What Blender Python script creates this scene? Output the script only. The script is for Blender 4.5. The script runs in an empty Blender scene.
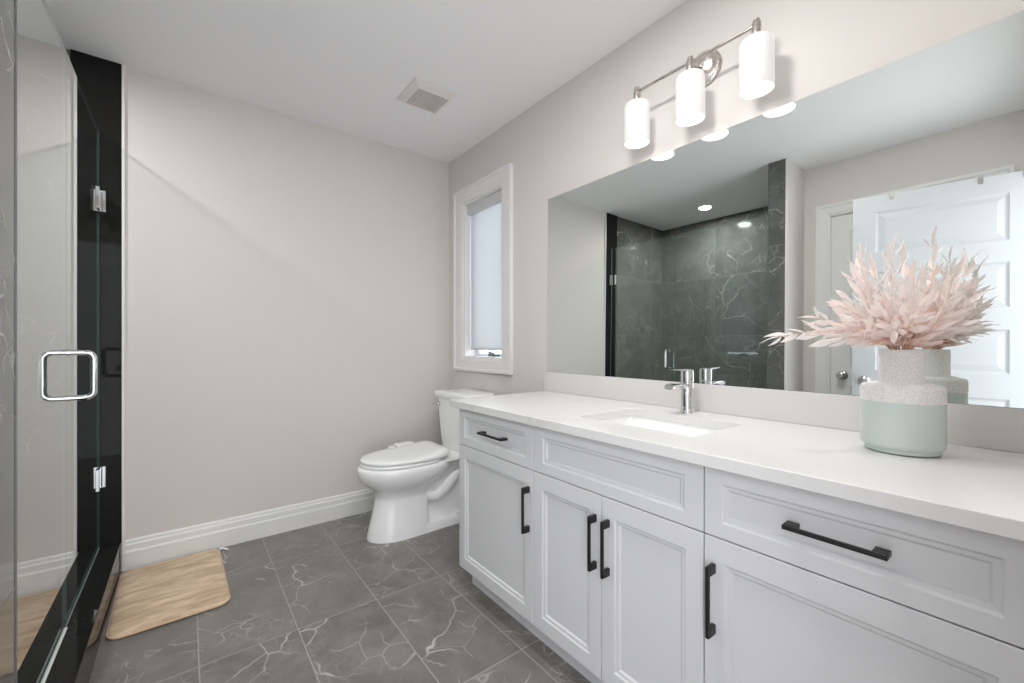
import bpy, bmesh, math, random
from mathutils import Vector, Matrix

S = bpy.context.scene
COL = S.collection
PI = math.pi
R = math.radians

# ------------------------------------------------------------------ camera, world, exposure
F_PX = 420.0
cam_data = bpy.data.cameras.new('camera')
cam_data.sensor_fit = 'HORIZONTAL'
cam_data.sensor_width = 36.0
cam_data.lens = 36.0 * F_PX / 1024.0
cam_data.shift_y = 2.1 / 1024.0
cam_data.clip_start = 0.01
cam = bpy.data.objects.new('camera', cam_data)
COL.objects.link(cam)
cam.location = (0, 0, 1.097)
cam.rotation_euler = (R(90), 0, R(-37.85))
S.camera = cam

WORLD_STRENGTH = 3.6
SHADE_LIGHT = 0.30
DOWNLIGHT = 650.0
world = bpy.data.worlds.new('daylight')
S.world = world
world.use_nodes = True
bg = world.node_tree.nodes['Background']
bg.inputs['Color'].default_value = (0.93, 0.96, 1.0, 1)
bg.inputs['Strength'].default_value = WORLD_STRENGTH

fill = bpy.data.lights.new('added_fill_light', 'AREA')  # unseen fill light added under the ceiling to even out room brightness
fill.shape = 'DISK'
fill.size = 0.28
fill.energy = 13.0
fill.color = (1.0, 0.985, 0.965)
fill_o = bpy.data.objects.new('added_fill_light', fill)
COL.objects.link(fill_o)
fill_o.location = (0.66, 0.70, 2.435)

S.view_settings.view_transform = 'Standard'
S.view_settings.look = 'None'
S.view_settings.gamma = 1.0
S.view_settings.use_curve_mapping = False
S.view_settings.exposure = 0.28
S.cycles.max_bounces = 14
S.cycles.diffuse_bounces = 6
S.cycles.glossy_bounces = 8
S.cycles.transparent_max_bounces = 16
S.cycles.sample_clamp_indirect = 6.0
S.cycles.use_denoising = True

# ------------------------------------------------------------------ material helpers
class NT:
    def __init__(self, name):
        self.m = bpy.data.materials.new(name)
        self.m.use_nodes = True
        self.t = self.m.node_tree
        self.n = self.t.nodes
        self.bsdf = self.n['Principled BSDF']
        self.out = self.n['Material Output']
    def node(self, typ, **kw):
        n = self.n.new(typ)
        for k, v in kw.items():
            setattr(n, k, v)
        return n
    def link(self, a, b):
        self.t.links.new(a, b)
    def val(self, sock, v):
        if hasattr(v, 'is_output'):
            self.link(v, sock)
        else:
            sock.default_value = v
    def math(self, op, a, b=None, clamp=False):
        n = self.node('ShaderNodeMath', operation=op)
        n.use_clamp = clamp
        self.val(n.inputs[0], a)
        if b is not None:
            self.val(n.inputs[1], b)
        return n.outputs[0]
    def vmath(self, op, a, b=None):
        n = self.node('ShaderNodeVectorMath', operation=op)
        self.val(n.inputs[0], a)
        if b is not None:
            self.val(n.inputs[1], b)
        return n.outputs[0] if op not in ('DOT_PRODUCT', 'LENGTH') else n.outputs['Value']
    def scale(self, v, s):
        n = self.node('ShaderNodeVectorMath', operation='SCALE')
        self.val(n.inputs[0], v)
        n.inputs['Scale'].default_value = s
        return n.outputs[0]
    def noise(self, vec, scale, detail=4, rough=0.55, dist=0.0, color=False):
        n = self.node('ShaderNodeTexNoise')
        if vec is not None:
            self.link(vec, n.inputs['Vector'])
        n.inputs['Scale'].default_value = scale
        n.inputs['Detail'].default_value = detail
        n.inputs['Roughness'].default_value = rough
        n.inputs['Distortion'].default_value = dist
        return n.outputs['Color' if color else 'Fac']
    def smooth(self, x, lo, hi, a=0.0, b=1.0):
        n = self.node('ShaderNodeMapRange', interpolation_type='SMOOTHSTEP')
        self.val(n.inputs['Value'], x)
        n.inputs['From Min'].default_value = lo
        n.inputs['From Max'].default_value = hi
        n.inputs['To Min'].default_value = a
        n.inputs['To Max'].default_value = b
        return n.outputs['Result']
    def mix(self, fac, a, b):
        n = self.node('ShaderNodeMix', data_type='RGBA')
        self.val(n.inputs[0], fac)
        self.val(n.inputs[6], a if hasattr(a, 'is_output') else tuple(a) + (1,))
        self.val(n.inputs[7], b if hasattr(b, 'is_output') else tuple(b) + (1,))
        return n.outputs[2]
    def pos(self):
        return self.node('ShaderNodeNewGeometry').outputs['Position']
    def bump(self, h, strength=0.2, dist=0.01):
        n = self.node('ShaderNodeBump')
        n.inputs['Strength'].default_value = strength
        n.inputs['Distance'].default_value = dist
        self.link(h, n.inputs['Height'])
        self.link(n.outputs[0], self.bsdf.inputs['Normal'])


def simple(name, color, rough=0.5, metal=0.0, spec=0.5, var=0.0, vscale=6.0, bump=0.0, bscale=200.0, coat=0.0):
    """flat-coloured procedural material with a little noise in colour, gloss or relief"""
    t = NT(name)
    b = t.bsdf
    b.inputs['Roughness'].default_value = rough
    b.inputs['Metallic'].default_value = metal
    b.inputs['Specular IOR Level'].default_value = spec
    b.inputs['Coat Weight'].default_value = coat
    if var > 0:
        f = t.noise(t.pos(), vscale, 3)
        lo = [c * (1 - var) for c in color]
        hi = [min(1, c * (1 + var)) for c in color]
        t.link(t.mix(f, lo, hi), b.inputs['Base Color'])
    else:
        b.inputs['Base Color'].default_value = tuple(color) + (1,)
    if bump > 0:
        t.bump(t.noise(t.pos(), bscale, 2), bump, 0.002)
    return t.m


def marble_tile(name, axes, size, origin, dark, light, vein, rough, grout=(0.3, 0.29, 0.28), gw=0.0016, vein_amt=1.0, tone=0.35, relief=0.25):
    """grid of stone tiles: every tile gets its own slice of clouds and sparse cracked veins"""
    t = NT(name)
    p = t.pos()
    sep = t.node('ShaderNodeSeparateXYZ')
    t.link(p, sep.inputs[0])
    ids, ds = [], []
    for ax, sz, o in zip(axes, size, origin):
        u = t.math('DIVIDE', t.math('SUBTRACT', sep.outputs[ax], o), sz)
        fl = t.math('FLOOR', u)
        fr = t.math('SUBTRACT', u, fl)
        d = t.math('MULTIPLY', t.math('MINIMUM', fr, t.math('SUBTRACT', 1.0, fr)), sz)
        ids.append(fl)
        ds.append(d)
    g = t.smooth(t.math('MINIMUM', ds[0], ds[1]), gw, gw * 1.7, 1.0, 0.0)
    cmb = t.node('ShaderNodeCombineXYZ')
    t.link(ids[0], cmb.inputs[0])
    t.link(ids[1], cmb.inputs[1])
    wn = t.node('ShaderNodeTexWhiteNoise')
    t.link(cmb.outputs[0], wn.inputs['Vector'])
    q = t.vmath('ADD', p, t.scale(wn.outputs['Color'], 31.0))
    warp = t.vmath('SUBTRACT', t.noise(q, 2.6, 4, 0.55, 0, True), (0.5, 0.5, 0.5))
    q2 = t.vmath('ADD', q, t.scale(warp, 0.26))
    def cracks(scale, w0, w1, mscale, m0, m1, amt):
        v = t.node('ShaderNodeTexVoronoi', feature='DISTANCE_TO_EDGE')
        t.link(q2, v.inputs['Vector'])
        v.inputs['Scale'].default_value = scale
        c = t.smooth(v.outputs['Distance'], w0, w1, amt, 0.0)
        return t.math('MULTIPLY', c, t.smooth(t.noise(q, mscale, 3), m0, m1))
    v1 = cracks(3.2, 0.002, 0.012, 3.0, 0.48, 0.64, 0.9 * vein_amt)
    v2 = cracks(7.5, 0.003, 0.022, 4.5, 0.48, 0.64, 0.55 * vein_amt)
    v3 = cracks(17.0, 0.006, 0.05, 5.0, 0.50, 0.68, 0.28 * vein_amt)
    cloud = t.smooth(t.noise(q, 4.5, 8, 0.66, 0.8), 0.28, 0.74)
    tn = t.math('ADD', t.math('MULTIPLY', cloud, 1.0 - tone), t.math('MULTIPLY', wn.outputs['Value'], tone))
    col = t.mix(tn, dark, light)
    col = t.mix(t.math('ADD', t.math('ADD', v1, v2), v3, True), col, vein)
    col = t.mix(g, col, grout)
    t.link(col, t.bsdf.inputs['Base Color'])
    t.val(t.bsdf.inputs['Roughness'], t.math('ADD', rough, t.math('MULTIPLY', g, 0.3)))
    if relief > 0:
        t.bump(t.math('SUBTRACT', 1.0, g), relief, 0.001)
    return t.m


def glass_sheet(name, tint=(0.90, 0.95, 0.935), f0=0.075):
    """clear sheet glass: mirror reflection that grows towards grazing angles, the rest passes straight through"""
    t = NT(name)
    t.n.remove(t.bsdf)
    geo = t.node('ShaderNodeNewGeometry')
    c = t.math('ABSOLUTE', t.vmath('DOT_PRODUCT', geo.outputs['Normal'], geo.outputs['Incoming']))
    r = t.math('ADD', f0, t.math('MULTIPLY', t.math('POWER', t.math('SUBTRACT', 1.0, c, True), 2.3), 1.0 - f0))
    tr = t.node('ShaderNodeBsdfTransparent')
    tr.inputs['Color'].default_value = tuple(tint) + (1,)
    gl = t.node('ShaderNodeBsdfGlossy')
    gl.inputs['Color'].default_value = (0.99, 1.0, 0.995, 1)
    gl.inputs['Roughness'].default_value = 0.0
    r = t.math('MULTIPLY', r, t.math('SUBTRACT', 1.0, geo.outputs['Backfacing']))   # sheet reflection at the outer face only
    mx = t.node('ShaderNodeMixShader')
    t.link(r, mx.inputs[0])
    t.link(tr.outputs[0], mx.inputs[1])
    t.link(gl.outputs[0], mx.inputs[2])
    t.link(mx.outputs[0], t.out.inputs['Surface'])
    return t.m


def emitter(name, color, strength):
    t = NT(name)
    t.bsdf.inputs['Base Color'].default_value = (0.55, 0.55, 0.55, 1)
    t.bsdf.inputs['Emission Color'].default_value = tuple(color) + (1,)
    t.bsdf.inputs['Emission Strength'].default_value = strength
    t.bsdf.inputs['Roughness'].default_value = 0.25
    return t.m


def leaf_material(name, color):
    t = NT(name)
    f = t.noise(t.pos(), 45.0, 2)
    c = t.mix(f, [x * 0.93 for x in color], [min(1, x * 1.06) for x in color])
    t.link(c, t.bsdf.inputs['Base Color'])
    t.bsdf.inputs['Roughness'].default_value = 0.55
    tl = t.node('ShaderNodeBsdfTranslucent')
    t.link(c, tl.inputs['Color'])
    mx = t.node('ShaderNodeMixShader')
    mx.inputs[0].default_value = 0.35
    t.link(t.bsdf.outputs[0], mx.inputs[1])
    t.link(tl.outputs[0], mx.inputs[2])
    t.link(mx.outputs[0], t.out.inputs['Surface'])
    return t.m


def quartz_material():
    t = NT('white_quartz')
    p = t.pos()
    w = t.vmath('SUBTRACT', t.noise(p, 1.6, 4, 0.6, 0, True), (0.5, 0.5, 0.5))
    q = t.vmath('ADD', p, t.scale(w, 0.5))
    n = t.noise(q, 3.0, 6, 0.6, 0.4)
    vein = t.smooth(t.math('ABSOLUTE', t.math('SUBTRACT', n, 0.5)), 0.0, 0.035, 0.55, 0.0)
    vein = t.math('MULTIPLY', vein, t.smooth(t.noise(p, 2.2, 2), 0.45, 0.7))
    t.link(t.mix(vein, (0.73, 0.72, 0.713), (0.62, 0.59, 0.56)), t.bsdf.inputs['Base Color'])
    t.bsdf.inputs['Roughness'].default_value = 0.22
    return t.m


def speckle_material():
    t = NT('speckled_ceramic')
    n = t.noise(t.pos(), 420.0, 2, 0.6)
    t.link(t.mix(t.smooth(n, 0.42, 0.62), (0.72, 0.72, 0.715), (0.93, 0.925, 0.92)), t.bsdf.inputs['Base Color'])
    t.bsdf.inputs['Roughness'].default_value = 0.6
    t.bump(n, 0.35, 0.002)
    return t.m


def mat_material():
    t = NT('beige_plush')
    p = t.pos()
    mp = t.node('ShaderNodeMapping')
    mp.inputs['Scale'].default_value = (2.2, 9.0, 3.0)
    mp.inputs['Rotation'].default_value = (0, 0, R(12))
    t.link(p, mp.inputs['Vector'])
    a = t.noise(mp.outputs[0], 2.4, 5, 0.6, 0.6)
    fine = t.noise(p, 160.0, 3)
    c = t.mix(t.smooth(a, 0.3, 0.72), (0.46, 0.30, 0.165), (0.80, 0.62, 0.44))
    c = t.mix(t.math('MULTIPLY', fine, 0.25), c, (0.84, 0.70, 0.54))
    t.link(c, t.bsdf.inputs['Base Color'])
    t.bsdf.inputs['Roughness'].default_value = 0.95
    t.bsdf.inputs['Specular IOR Level'].default_value = 0.1
    t.bsdf.inputs['Sheen Weight'].default_value = 0.3
    t.bump(fine, 0.5, 0.004)
    return t.m


def blind_material():
    t = NT('white_blind_fabric')
    n = t.noise(t.pos(), 500.0, 2)
    c = t.mix(n, (0.78, 0.79, 0.80), (0.86, 0.865, 0.87))
    t.link(c, t.bsdf.inputs['Base Color'])
    t.bsdf.inputs['Roughness'].default_value = 0.85
    tl = t.node('ShaderNodeBsdfTranslucent')
    tl.inputs['Color'].default_value = (0.55, 0.553, 0.56, 1)
    ad = t.node('ShaderNodeMixShader')
    ad.inputs[0].default_value = 0.75
    t.link(t.bsdf.outputs[0], ad.inputs[1])
    t.link(tl.outputs[0], ad.inputs[2])
    t.link(ad.outputs[0], t.out.inputs['Surface'])
    return t.m


def brushed(name, color, rough):
    t = NT(name)
    mp = t.node('ShaderNodeMapping')
    mp.inputs['Scale'].default_value = (300, 20, 300)
    t.link(t.pos(), mp.inputs['Vector'])
    n = t.noise(mp.outputs[0], 1.0, 2)
    t.link(t.smooth(n, 0.2, 0.8, rough * 0.75, rough * 1.3), t.bsdf.inputs['Roughness'])
    t.bsdf.inputs['Base Color'].default_value = tuple(color) + (1,)
    t.bsdf.inputs['Metallic'].default_value = 1.0
    return t.m


M = {}
M['wall'] = simple('greige_wall_paint', (0.69, 0.655, 0.628), 0.75, var=0.012, bump=0.05, bscale=260)
M['ceiling'] = simple('white_ceiling_paint', (0.88, 0.88, 0.89), 0.85, var=0.01, bump=0.05, bscale=240)
M['trim'] = simple('white_trim_paint', (0.80, 0.79, 0.785), 0.35, var=0.01)
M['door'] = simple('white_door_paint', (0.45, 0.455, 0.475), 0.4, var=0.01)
M['floor'] = marble_tile('grey_marble_floor_tile', (0, 1), (0.305, 0.61), (0.0365, 1.778), (0.138, 0.126, 0.116), (0.27, 0.252, 0.236), (0.62, 0.60, 0.57), 0.30, grout=(0.36, 0.35, 0.335), vein_amt=0.85)
M['tile_x'] = marble_tile('dark_marble_wall_tile', (1, 2), (0.61, 0.61), (0.93, 0.0), (0.075, 0.076, 0.073), (0.15, 0.151, 0.146), (0.42, 0.42, 0.40), 0.09, grout=(0.16, 0.16, 0.155), vein_amt=0.95, relief=0)
M['tile_y'] = marble_tile('dark_marble_end_tile', (0, 2), (0.61, 0.61), (-0.42, 0.0), (0.075, 0.076, 0.073), (0.15, 0.151, 0.146), (0.42, 0.42, 0.40), 0.09, grout=(0.16, 0.16, 0.155), vein_amt=0.95, relief=0)
M['black_stone'] = simple('polished_black_stone', (0.017, 0.0165, 0.016), 0.04, spec=0.08, var=0.3, vscale=40)
M['glass'] = glass_sheet('clear_shower_glass')
M['glass_edge'] = simple('polished_glass_edge', (0.12, 0.19, 0.175), 0.15)
M['window_glass'] = glass_sheet('clear_window_glass', (0.93, 0.96, 0.97), 0.07)
M['silicone'] = simple('white_silicone', (0.75, 0.75, 0.74), 0.4)
M['chrome'] = simple('chrome', (0.74, 0.75, 0.76), 0.06, 1.0, var=0.02, vscale=30)
M['nickel'] = brushed('brushed_nickel', (0.62, 0.58, 0.55), 0.28)
M['steel'] = brushed('satin_steel', (0.55, 0.54, 0.53), 0.25)
M['cabinet'] = simple('white_cabinet_paint', (0.66, 0.657, 0.672), 0.33, var=0.01)
M['black_metal'] = simple('matte_black_metal', (0.016, 0.015, 0.014), 0.38, 0.3, var=0.1, vscale=60)
M['quartz'] = quartz_material()
M['splash'] = simple('pale_quartz', (0.67, 0.655, 0.64), 0.25, var=0.02, vscale=5)
M['porcelain'] = simple('white_porcelain', (0.92, 0.92, 0.92), 0.09, var=0.008, coat=0.3)
M['plastic'] = simple('white_plastic', (0.88, 0.88, 0.88), 0.22, var=0.008)
M['offwhite_plastic'] = simple('aged_white_plastic', (0.76, 0.73, 0.70), 0.4, var=0.01)
M['mirror'] = simple('silvered_mirror', (0.83, 0.87, 0.85), 0.0, 1.0)
M['mirror_edge'] = simple('dark_mirror_edge', (0.10, 0.11, 0.11), 0.3, var=0.05)
M['shade'] = emitter('lit_opal_glass', (1.0, 0.985, 0.965), SHADE_LIGHT)
M['bulb'] = emitter('lit_bulb', (1.0, 0.97, 0.93), 45.0)
M['downlight'] = emitter('lit_downlight_lens', (1.0, 0.98, 0.95), DOWNLIGHT)
M['vent_cavity'] = simple('brown_vent_cavity', (0.07, 0.05, 0.035), 0.9, var=0.2, vscale=30)
M['mint'] = simple('mint_glaze', (0.60, 0.68, 0.66), 0.22, var=0.02, vscale=12)
M['speckle'] = speckle_material()
M['leaf_pale'] = leaf_material('pale_pink_leaf', (0.96, 0.86, 0.83))
M['leaf_pink'] = leaf_material('pink_leaf', (0.95, 0.75, 0.69))
M['leaf_white'] = leaf_material('blush_white_leaf', (0.95, 0.91, 0.895))
M['stem'] = simple('tan_stem', (0.80, 0.56, 0.44), 0.7, var=0.1, vscale=80)
M['plush'] = mat_material()
M['piping'] = simple('tan_piping', (0.62, 0.45, 0.31), 0.9, var=0.06, vscale=80)
M['tag'] = simple('white_tag', (0.85, 0.85, 0.85), 0.7, var=0.01)
M['blind'] = blind_material()
M['blind_rail'] = simple('grey_white_rail', (0.62, 0.62, 0.63), 0.5, var=0.01)
M['vinyl'] = simple('white_window_vinyl', (0.82, 0.83, 0.84), 0.3, var=0.01)
M['crank'] = simple('grey_crank_metal', (0.20, 0.21, 0.23), 0.4, 0.5, var=0.05)
M['rubber'] = simple('black_rubber', (0.02, 0.02, 0.02), 0.6, var=0.1)

# ------------------------------------------------------------------ geometry helpers
ORIGIN = {}


def tag(o, label, cat, group=None, kind=None):
    if label: o['label'] = label
    if cat: o['category'] = cat
    if group: o['group'] = group
    if kind: o['kind'] = kind
    return o


def thing(name, loc, label, cat, group=None, kind=None):
    o = bpy.data.objects.new(name, None)
    o.empty_display_size = 0.05
    COL.objects.link(o)
    o.location = loc
    ORIGIN[o] = Vector(loc)
    return tag(o, label, cat, group, kind)


class B:
    """collects shapes in world coordinates; build() links them as one mesh object"""
    def __init__(self):
        self.bm = bmesh.new()
        self.mi = 0
    def face(self, vs):
        try:
            f = self.bm.faces.new(vs)
            f.material_index = self.mi
            return f
        except ValueError:
            return None
    def box(self, x0, x1, y0, y1, z0, z1):
        v = [self.bm.verts.new((x, y, z)) for x in (x0, x1) for y in (y0, y1) for z in (z0, z1)]
        for q in ((0, 1, 3, 2), (4, 6, 7, 5), (0, 4, 5, 1), (2, 3, 7, 6), (0, 2, 6, 4), (1, 5, 7, 3)):
            self.face([v[i] for i in q])
        return self
    def loft(self, rings, cap0=True, cap1=True, closed=True):
        rv = [[self.bm.verts.new(p) for p in r] for r in rings]
        n = len(rv[0])
        for a, b in zip(rv, rv[1:]):
            for i in range(n if closed else n - 1):
                j = (i + 1) % n
                self.face((a[i], a[j], b[j], b[i]))
        if cap0: self.face(list(reversed(rv[0])))
        if cap1: self.face(rv[-1])
        return self
    def lathe(self, prof, c=(0, 0, 0), axis='Z', seg=40, cap0=True, cap1=True):
        rings = []
        for r, h in prof:
            ring = []
            for i in range(seg):
                a = 2 * PI * i / seg
                x, y = r * math.cos(a), r * math.sin(a)
                if axis == 'Z': p = (c[0] + x, c[1] + y, c[2] + h)
                elif axis == 'X': p = (c[0] + h, c[1] + x, c[2] + y)
                else: p = (c[0] + x, c[1] + h, c[2] + y)
                ring.append(p)
            rings.append(ring)
        return self.loft(rings, cap0, cap1)
    def tube(self, pts, r, seg=12, radii=None, cap=True):
        pts = [Vector(p) for p in pts]
        rings = []
        t0 = (pts[1] - pts[0]).normalized()
        up = Vector((0, 0, 1)) if abs(t0.z) < 0.9 else Vector((1, 0, 0))
        n = (up - t0 * up.dot(t0)).normalized()
        for i, p in enumerate(pts):
            if i == 0: t = (pts[1] - pts[0]).normalized()
            elif i == len(pts) - 1: t = (pts[-1] - pts[-2]).normalized()
            else: t = ((pts[i + 1] - p).normalized() + (p - pts[i - 1]).normalized()).normalized()
            n = (n - t * n.dot(t)).normalized()
            b = t.cross(n)
            rr = radii[i] if radii else r
            rings.append([p + (n * math.cos(a) + b * math.sin(a)) * rr for a in (2 * PI * k / seg for k in range(seg))])
        return self.loft(rings, cap, cap)
    def extrude_profile(self, prof, to3d, a, b):
        """prof: closed polygon of (p,q); to3d(p,q,s)"""
        return self.loft([[to3d(p, q, s) for p, q in prof] for s in (a, b)])
    def build(self, name, mat, parent=None, smooth=False, bevel=0.0, bseg=2, auto=None, sub=0, matrix=None, origin=None, mats=None):
        bm = self.bm
        if matrix is not None:
            bmesh.ops.transform(bm, matrix=matrix, verts=bm.verts)
        bmesh.ops.recalc_face_normals(bm, faces=bm.faces)
        if parent is not None:
            o_w = ORIGIN[parent]
        elif origin is not None:
            o_w = Vector(origin)
        else:
            xs = [v.co for v in bm.verts]
            o_w = Vector(((min(v.x for v in xs) + max(v.x for v in xs)) / 2, (min(v.y for v in xs) + max(v.y for v in xs)) / 2, min(v.z for v in xs)))
        bmesh.ops.translate(bm, verts=bm.verts, vec=-o_w)
        me = bpy.data.meshes.new(name)
        for f in bm.faces:
            f.smooth = smooth
        bm.to_mesh(me)
        bm.free()
        for m_ in (mats or [mat]):
            me.materials.append(M[m_])
        o = bpy.data.objects.new(name, me)
        COL.objects.link(o)
        if parent is not None:
            o.parent = parent
        else:
            o.location = o_w
        ORIGIN[o] = o_w
        if bevel > 0:
            md = o.modifiers.new('bevel', 'BEVEL')
            md.width = bevel
            md.segments = bseg
            md.limit_method = 'ANGLE'
            md.angle_limit = R(40)
            md.use_clamp_overlap = True
        if sub:
            md = o.modifiers.new('sub', 'SUBSURF')
            md.levels = sub
            md.render_levels = sub
        if smooth and auto:
            for e in me.edges:
                pass
            md = None
            try:
                me.set_sharp_from_angle(angle=R(auto))
            except Exception:
                pass
        return o


def rrect(cx, cy, hx, hy, r, z, n=6):
    pts = []
    for sx, sy, a0 in ((1, 1, 0), (-1, 1, 90), (-1, -1, 180), (1, -1, 270)):
        for k in range(n + 1):
            a = R(a0 + 90 * k / n)
            pts.append((cx + sx * (hx - r) + r * math.cos(a), cy + sy * (hy - r) + r * math.sin(a), z))
    return pts


def panel_board(b, w, h, th, panels, steps, to3d, both=False):
    """board in local (u across, v up, d depth; front at d=0) with stepped recessed panels sharing one u range"""
    def V(u, v, d): return b.bm.verts.new(to3d(u, v, d))
    def side(d0, sg):
        us = [0.0] + ([panels[0][0], panels[0][1]] if panels else []) + [w]
        vs = sorted({0.0, h} | {p[2] for p in panels} | {p[3] for p in panels})
        grid = {(i, j): V(u, v, d0) for i, u in enumerate(us) for j, v in enumerate(vs)}
        for i in range(len(us) - 1):
            for j in range(len(vs) - 1):
                mid = (vs[j] + vs[j + 1]) / 2
                cell = [grid[i, j], grid[i + 1, j], grid[i + 1, j + 1], grid[i, j + 1]]
                if panels and i == 1 and any(p[2] < mid < p[3] for p in panels):
                    u0, u1, v0, v1 = us[1], us[2], vs[j], vs[j + 1]
                    prev = cell
                    for ins, dep in steps:
                        if ins == 0 and dep == 0: continue
                        d = d0 + sg * dep
                        ring = [V(u0 + ins, v0 + ins, d), V(u1 - ins, v0 + ins, d), V(u1 - ins, v1 - ins, d), V(u0 + ins, v1 - ins, d)]
                        for k in range(4):
                            b.face((prev[k], prev[(k + 1) % 4], ring[(k + 1) % 4], ring[k]))
                        prev = ring
                    b.face(prev)
                else:
                    b.face(cell)
        return us, vs, grid
    us, vs, g0 = side(0.0, 1)
    if both:
        us, vs, g1 = side(th, -1)
    else:
        g1 = {(i, j): V(u, v, th) for i, u in enumerate(us) for j, v in enumerate(vs)}
        for i in range(len(us) - 1):
            for j in range(len(vs) - 1):
                b.face((g1[i, j], g1[i + 1, j], g1[i + 1, j + 1], g1[i, j + 1]))
    nu, nv = len(us), len(vs)
    for i in range(nu - 1):
        b.face((g0[i, 0], g0[i + 1, 0], g1[i + 1, 0], g1[i, 0]))
        b.face((g0[i, nv - 1], g0[i + 1, nv - 1], g1[i + 1, nv - 1], g1[i, nv - 1]))
    for j in range(nv - 1):
        b.face((g0[0, j], g0[0, j + 1], g1[0, j + 1], g1[0, j]))
        b.face((g0[nu - 1, j], g0[nu - 1, j + 1], g1[nu - 1, j + 1], g1[nu - 1, j]))


def structure(o):
    o['kind'] = 'structure'
    return o


# ------------------------------------------------------------------ room measurements (metres)
XR = 1.548          # mirror wall
YB = 2.757          # wall behind the toilet
XL = -0.60          # wall with the closet door
YE = -0.005         # entry wall
ZC = 2.44
XG = -0.323         # shower glass
XS = -1.25          # shower back wall
YP0, YP1 = 1.15, 1.27   # tiled post between shower and closet door

# ------------------------------------------------------------------ room shell
structure(B().box(-1.5, 1.75, -0.2, 2.95, -0.12, 0.0).build('floor', 'floor'))
structure(B().box(-1.5, 1.75, -0.2, 2.95, ZC, ZC + 0.12).build('ceiling', 'ceiling'))
structure(B().box(-0.415, XR + 0.16, YB, YB + 0.14, 0, ZC).build('wall_back', 'wall'))
# window opening in the mirror wall
WY0, WY1, WZ0, WZ1 = 2.084, 2.547, 1.000, 2.080
w = B()
w.box(XR, XR + 0.16, YE - 0.12, WY0, 0, ZC)
w.box(XR, XR + 0.16, WY1, YB + 0.14, 0, ZC)
w.box(XR, XR + 0.16, WY0, WY1, 0, WZ0)
w.box(XR, XR + 0.16, WY0, WY1, WZ1, ZC)
structure(w.build('wall_right', 'wall'))
# closet wall with its doorway
DY0, DY1, DZ = 0.215, 0.985, 2.05
w = B()
w.box(XL - 0.12, XL, YE - 0.12, DY0, 0, ZC)
w.box(XL - 0.12, XL, DY1, YP0, 0, ZC)
w.box(XL - 0.12, XL, DY0, DY1, DZ, ZC)
structure(w.build('wall_left', 'wall'))
# entry wall: the camera looks in through this doorway
EX0, EX1 = -0.385, 0.42
w = B()
w.box(XL - 0.12, EX0, YE - 0.12, YE, 0, ZC)
w.box(EX1, XR + 0.16, YE - 0.12, YE, 0, ZC)
w.box(EX0, EX1, YE - 0.12, YE, 2.06, ZC)
structure(w.build('wall_front', 'wall'))
# shower walls
structure(B().box(XS - 0.12, -0.415, YB, YB + 0.14, 0, ZC).build('wall_shower_end', 'tile_y'))
structure(B().box(XS - 0.12, XS, YP0, YB, 0, ZC).build('wall_shower_back', 'tile_x'))
structure(B().box(XS, -0.268, YP0 + 0.012, YP1, 0, ZC).build('wall_shower_post', 'tile_x'))
structure(B().box(XL, -0.270, YP0, YP0 + 0.0118, 0, ZC).build('wall_post_side', 'wall'))
structure(B().box(XS, -0.415, YP1, YB, 0.0, 0.03).build('floor_shower', 'tile_y'))
# black stone curb and jamb, white edge trim beside the jamb
structure(B().box(-0.415, -0.247, YP1, YB, 0, 0.138).build('trim_1', 'black_stone', bevel=0.002))
structure(B().box(-0.415, -0.243, YB - 0.012, YB, 0.1385, ZC).build('trim_2', 'black_stone', bevel=0.001))
structure(B().box(-0.2425, -0.232, YB - 0.013, YB, 0.0, ZC).build('trim_3', 'trim', bevel=0.001))
structure(B().box(-0.272, -0.2665, YP1 - 0.004, YP1 + 0.004, 0.138, ZC).build('trim_4', 'mirror_edge'))

BB = [(0, 0), (0.016, 0), (0.016, 0.086), (0.0135, 0.092), (0.0125, 0.096), (0.0125, 0.120), (0.009, 0.128), (0.0085, 0.137), (0.005, 0.145), (0, 0.145)]
structure(B().extrude_profile(BB, lambda p, q, s: (s, YB - p, q), -0.2318, XR).build('baseboard_back', 'trim'))
structure(B().extrude_profile(BB, lambda p, q, s: (XR - p, s, q), 1.70, YB - 0.0165).build('baseboard_right', 'trim'))
structure(B().extrude_profile(BB, lambda p, q, s: (XL + p, s, q), 1.075, YP0 - 0.001).build('baseboard_left', 'trim'))

# ------------------------------------------------------------------ window
win = thing('window_1', (XR, (WY0 + WY1) / 2, WZ0), None, None, kind='structure')
cz0, cz1, cy0, cy1 = 0.911, 2.175, 1.982, 2.654
cb = B()
CP = [(0, 0), (0.0, 0.010), (0.012, 0.012), (0.016, 0.015), (0.074, 0.017), (0.080, 0.024), (0.096, 0.024), (0.0965, 0)]  # (distance out from opening, thickness)
def frame_ring(o, t):
    k = o / 0.0965
    y0 = WY0 - (WY0 - cy0) * k; y1 = WY1 + (cy1 - WY1) * k
    z0 = WZ0 - (WZ0 - cz0) * k; z1 = WZ1 + (cz1 - WZ1) * k
    return [(XR - t, y0, z0), (XR - t, y1, z0), (XR - t, y1, z1), (XR - t, y0, z1)]
rings = [frame_ring(o, t) for o, t in CP]
cb.loft(rings + [rings[0]], False, False)
cb.build('window_casing', 'trim', win)
jb = B()
for a in (0,):
    jb.box(XR - 0.0005, XR + 0.155, WY0 - 0.0, WY0 + 0.012, WZ0, WZ1)
    jb.box(XR - 0.0005, XR + 0.155, WY1 - 0.012, WY1, WZ0, WZ1)
    jb.box(XR - 0.0005, XR + 0.155, WY0 + 0.012, WY1 - 0.012, WZ0, WZ0 + 0.010)
    jb.box(XR - 0.0005, XR + 0.155, WY0 + 0.012, WY1 - 0.012, WZ1 - 0.012, WZ1)
jb.build('window_jamb', 'trim', win)
sb = B()
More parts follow.
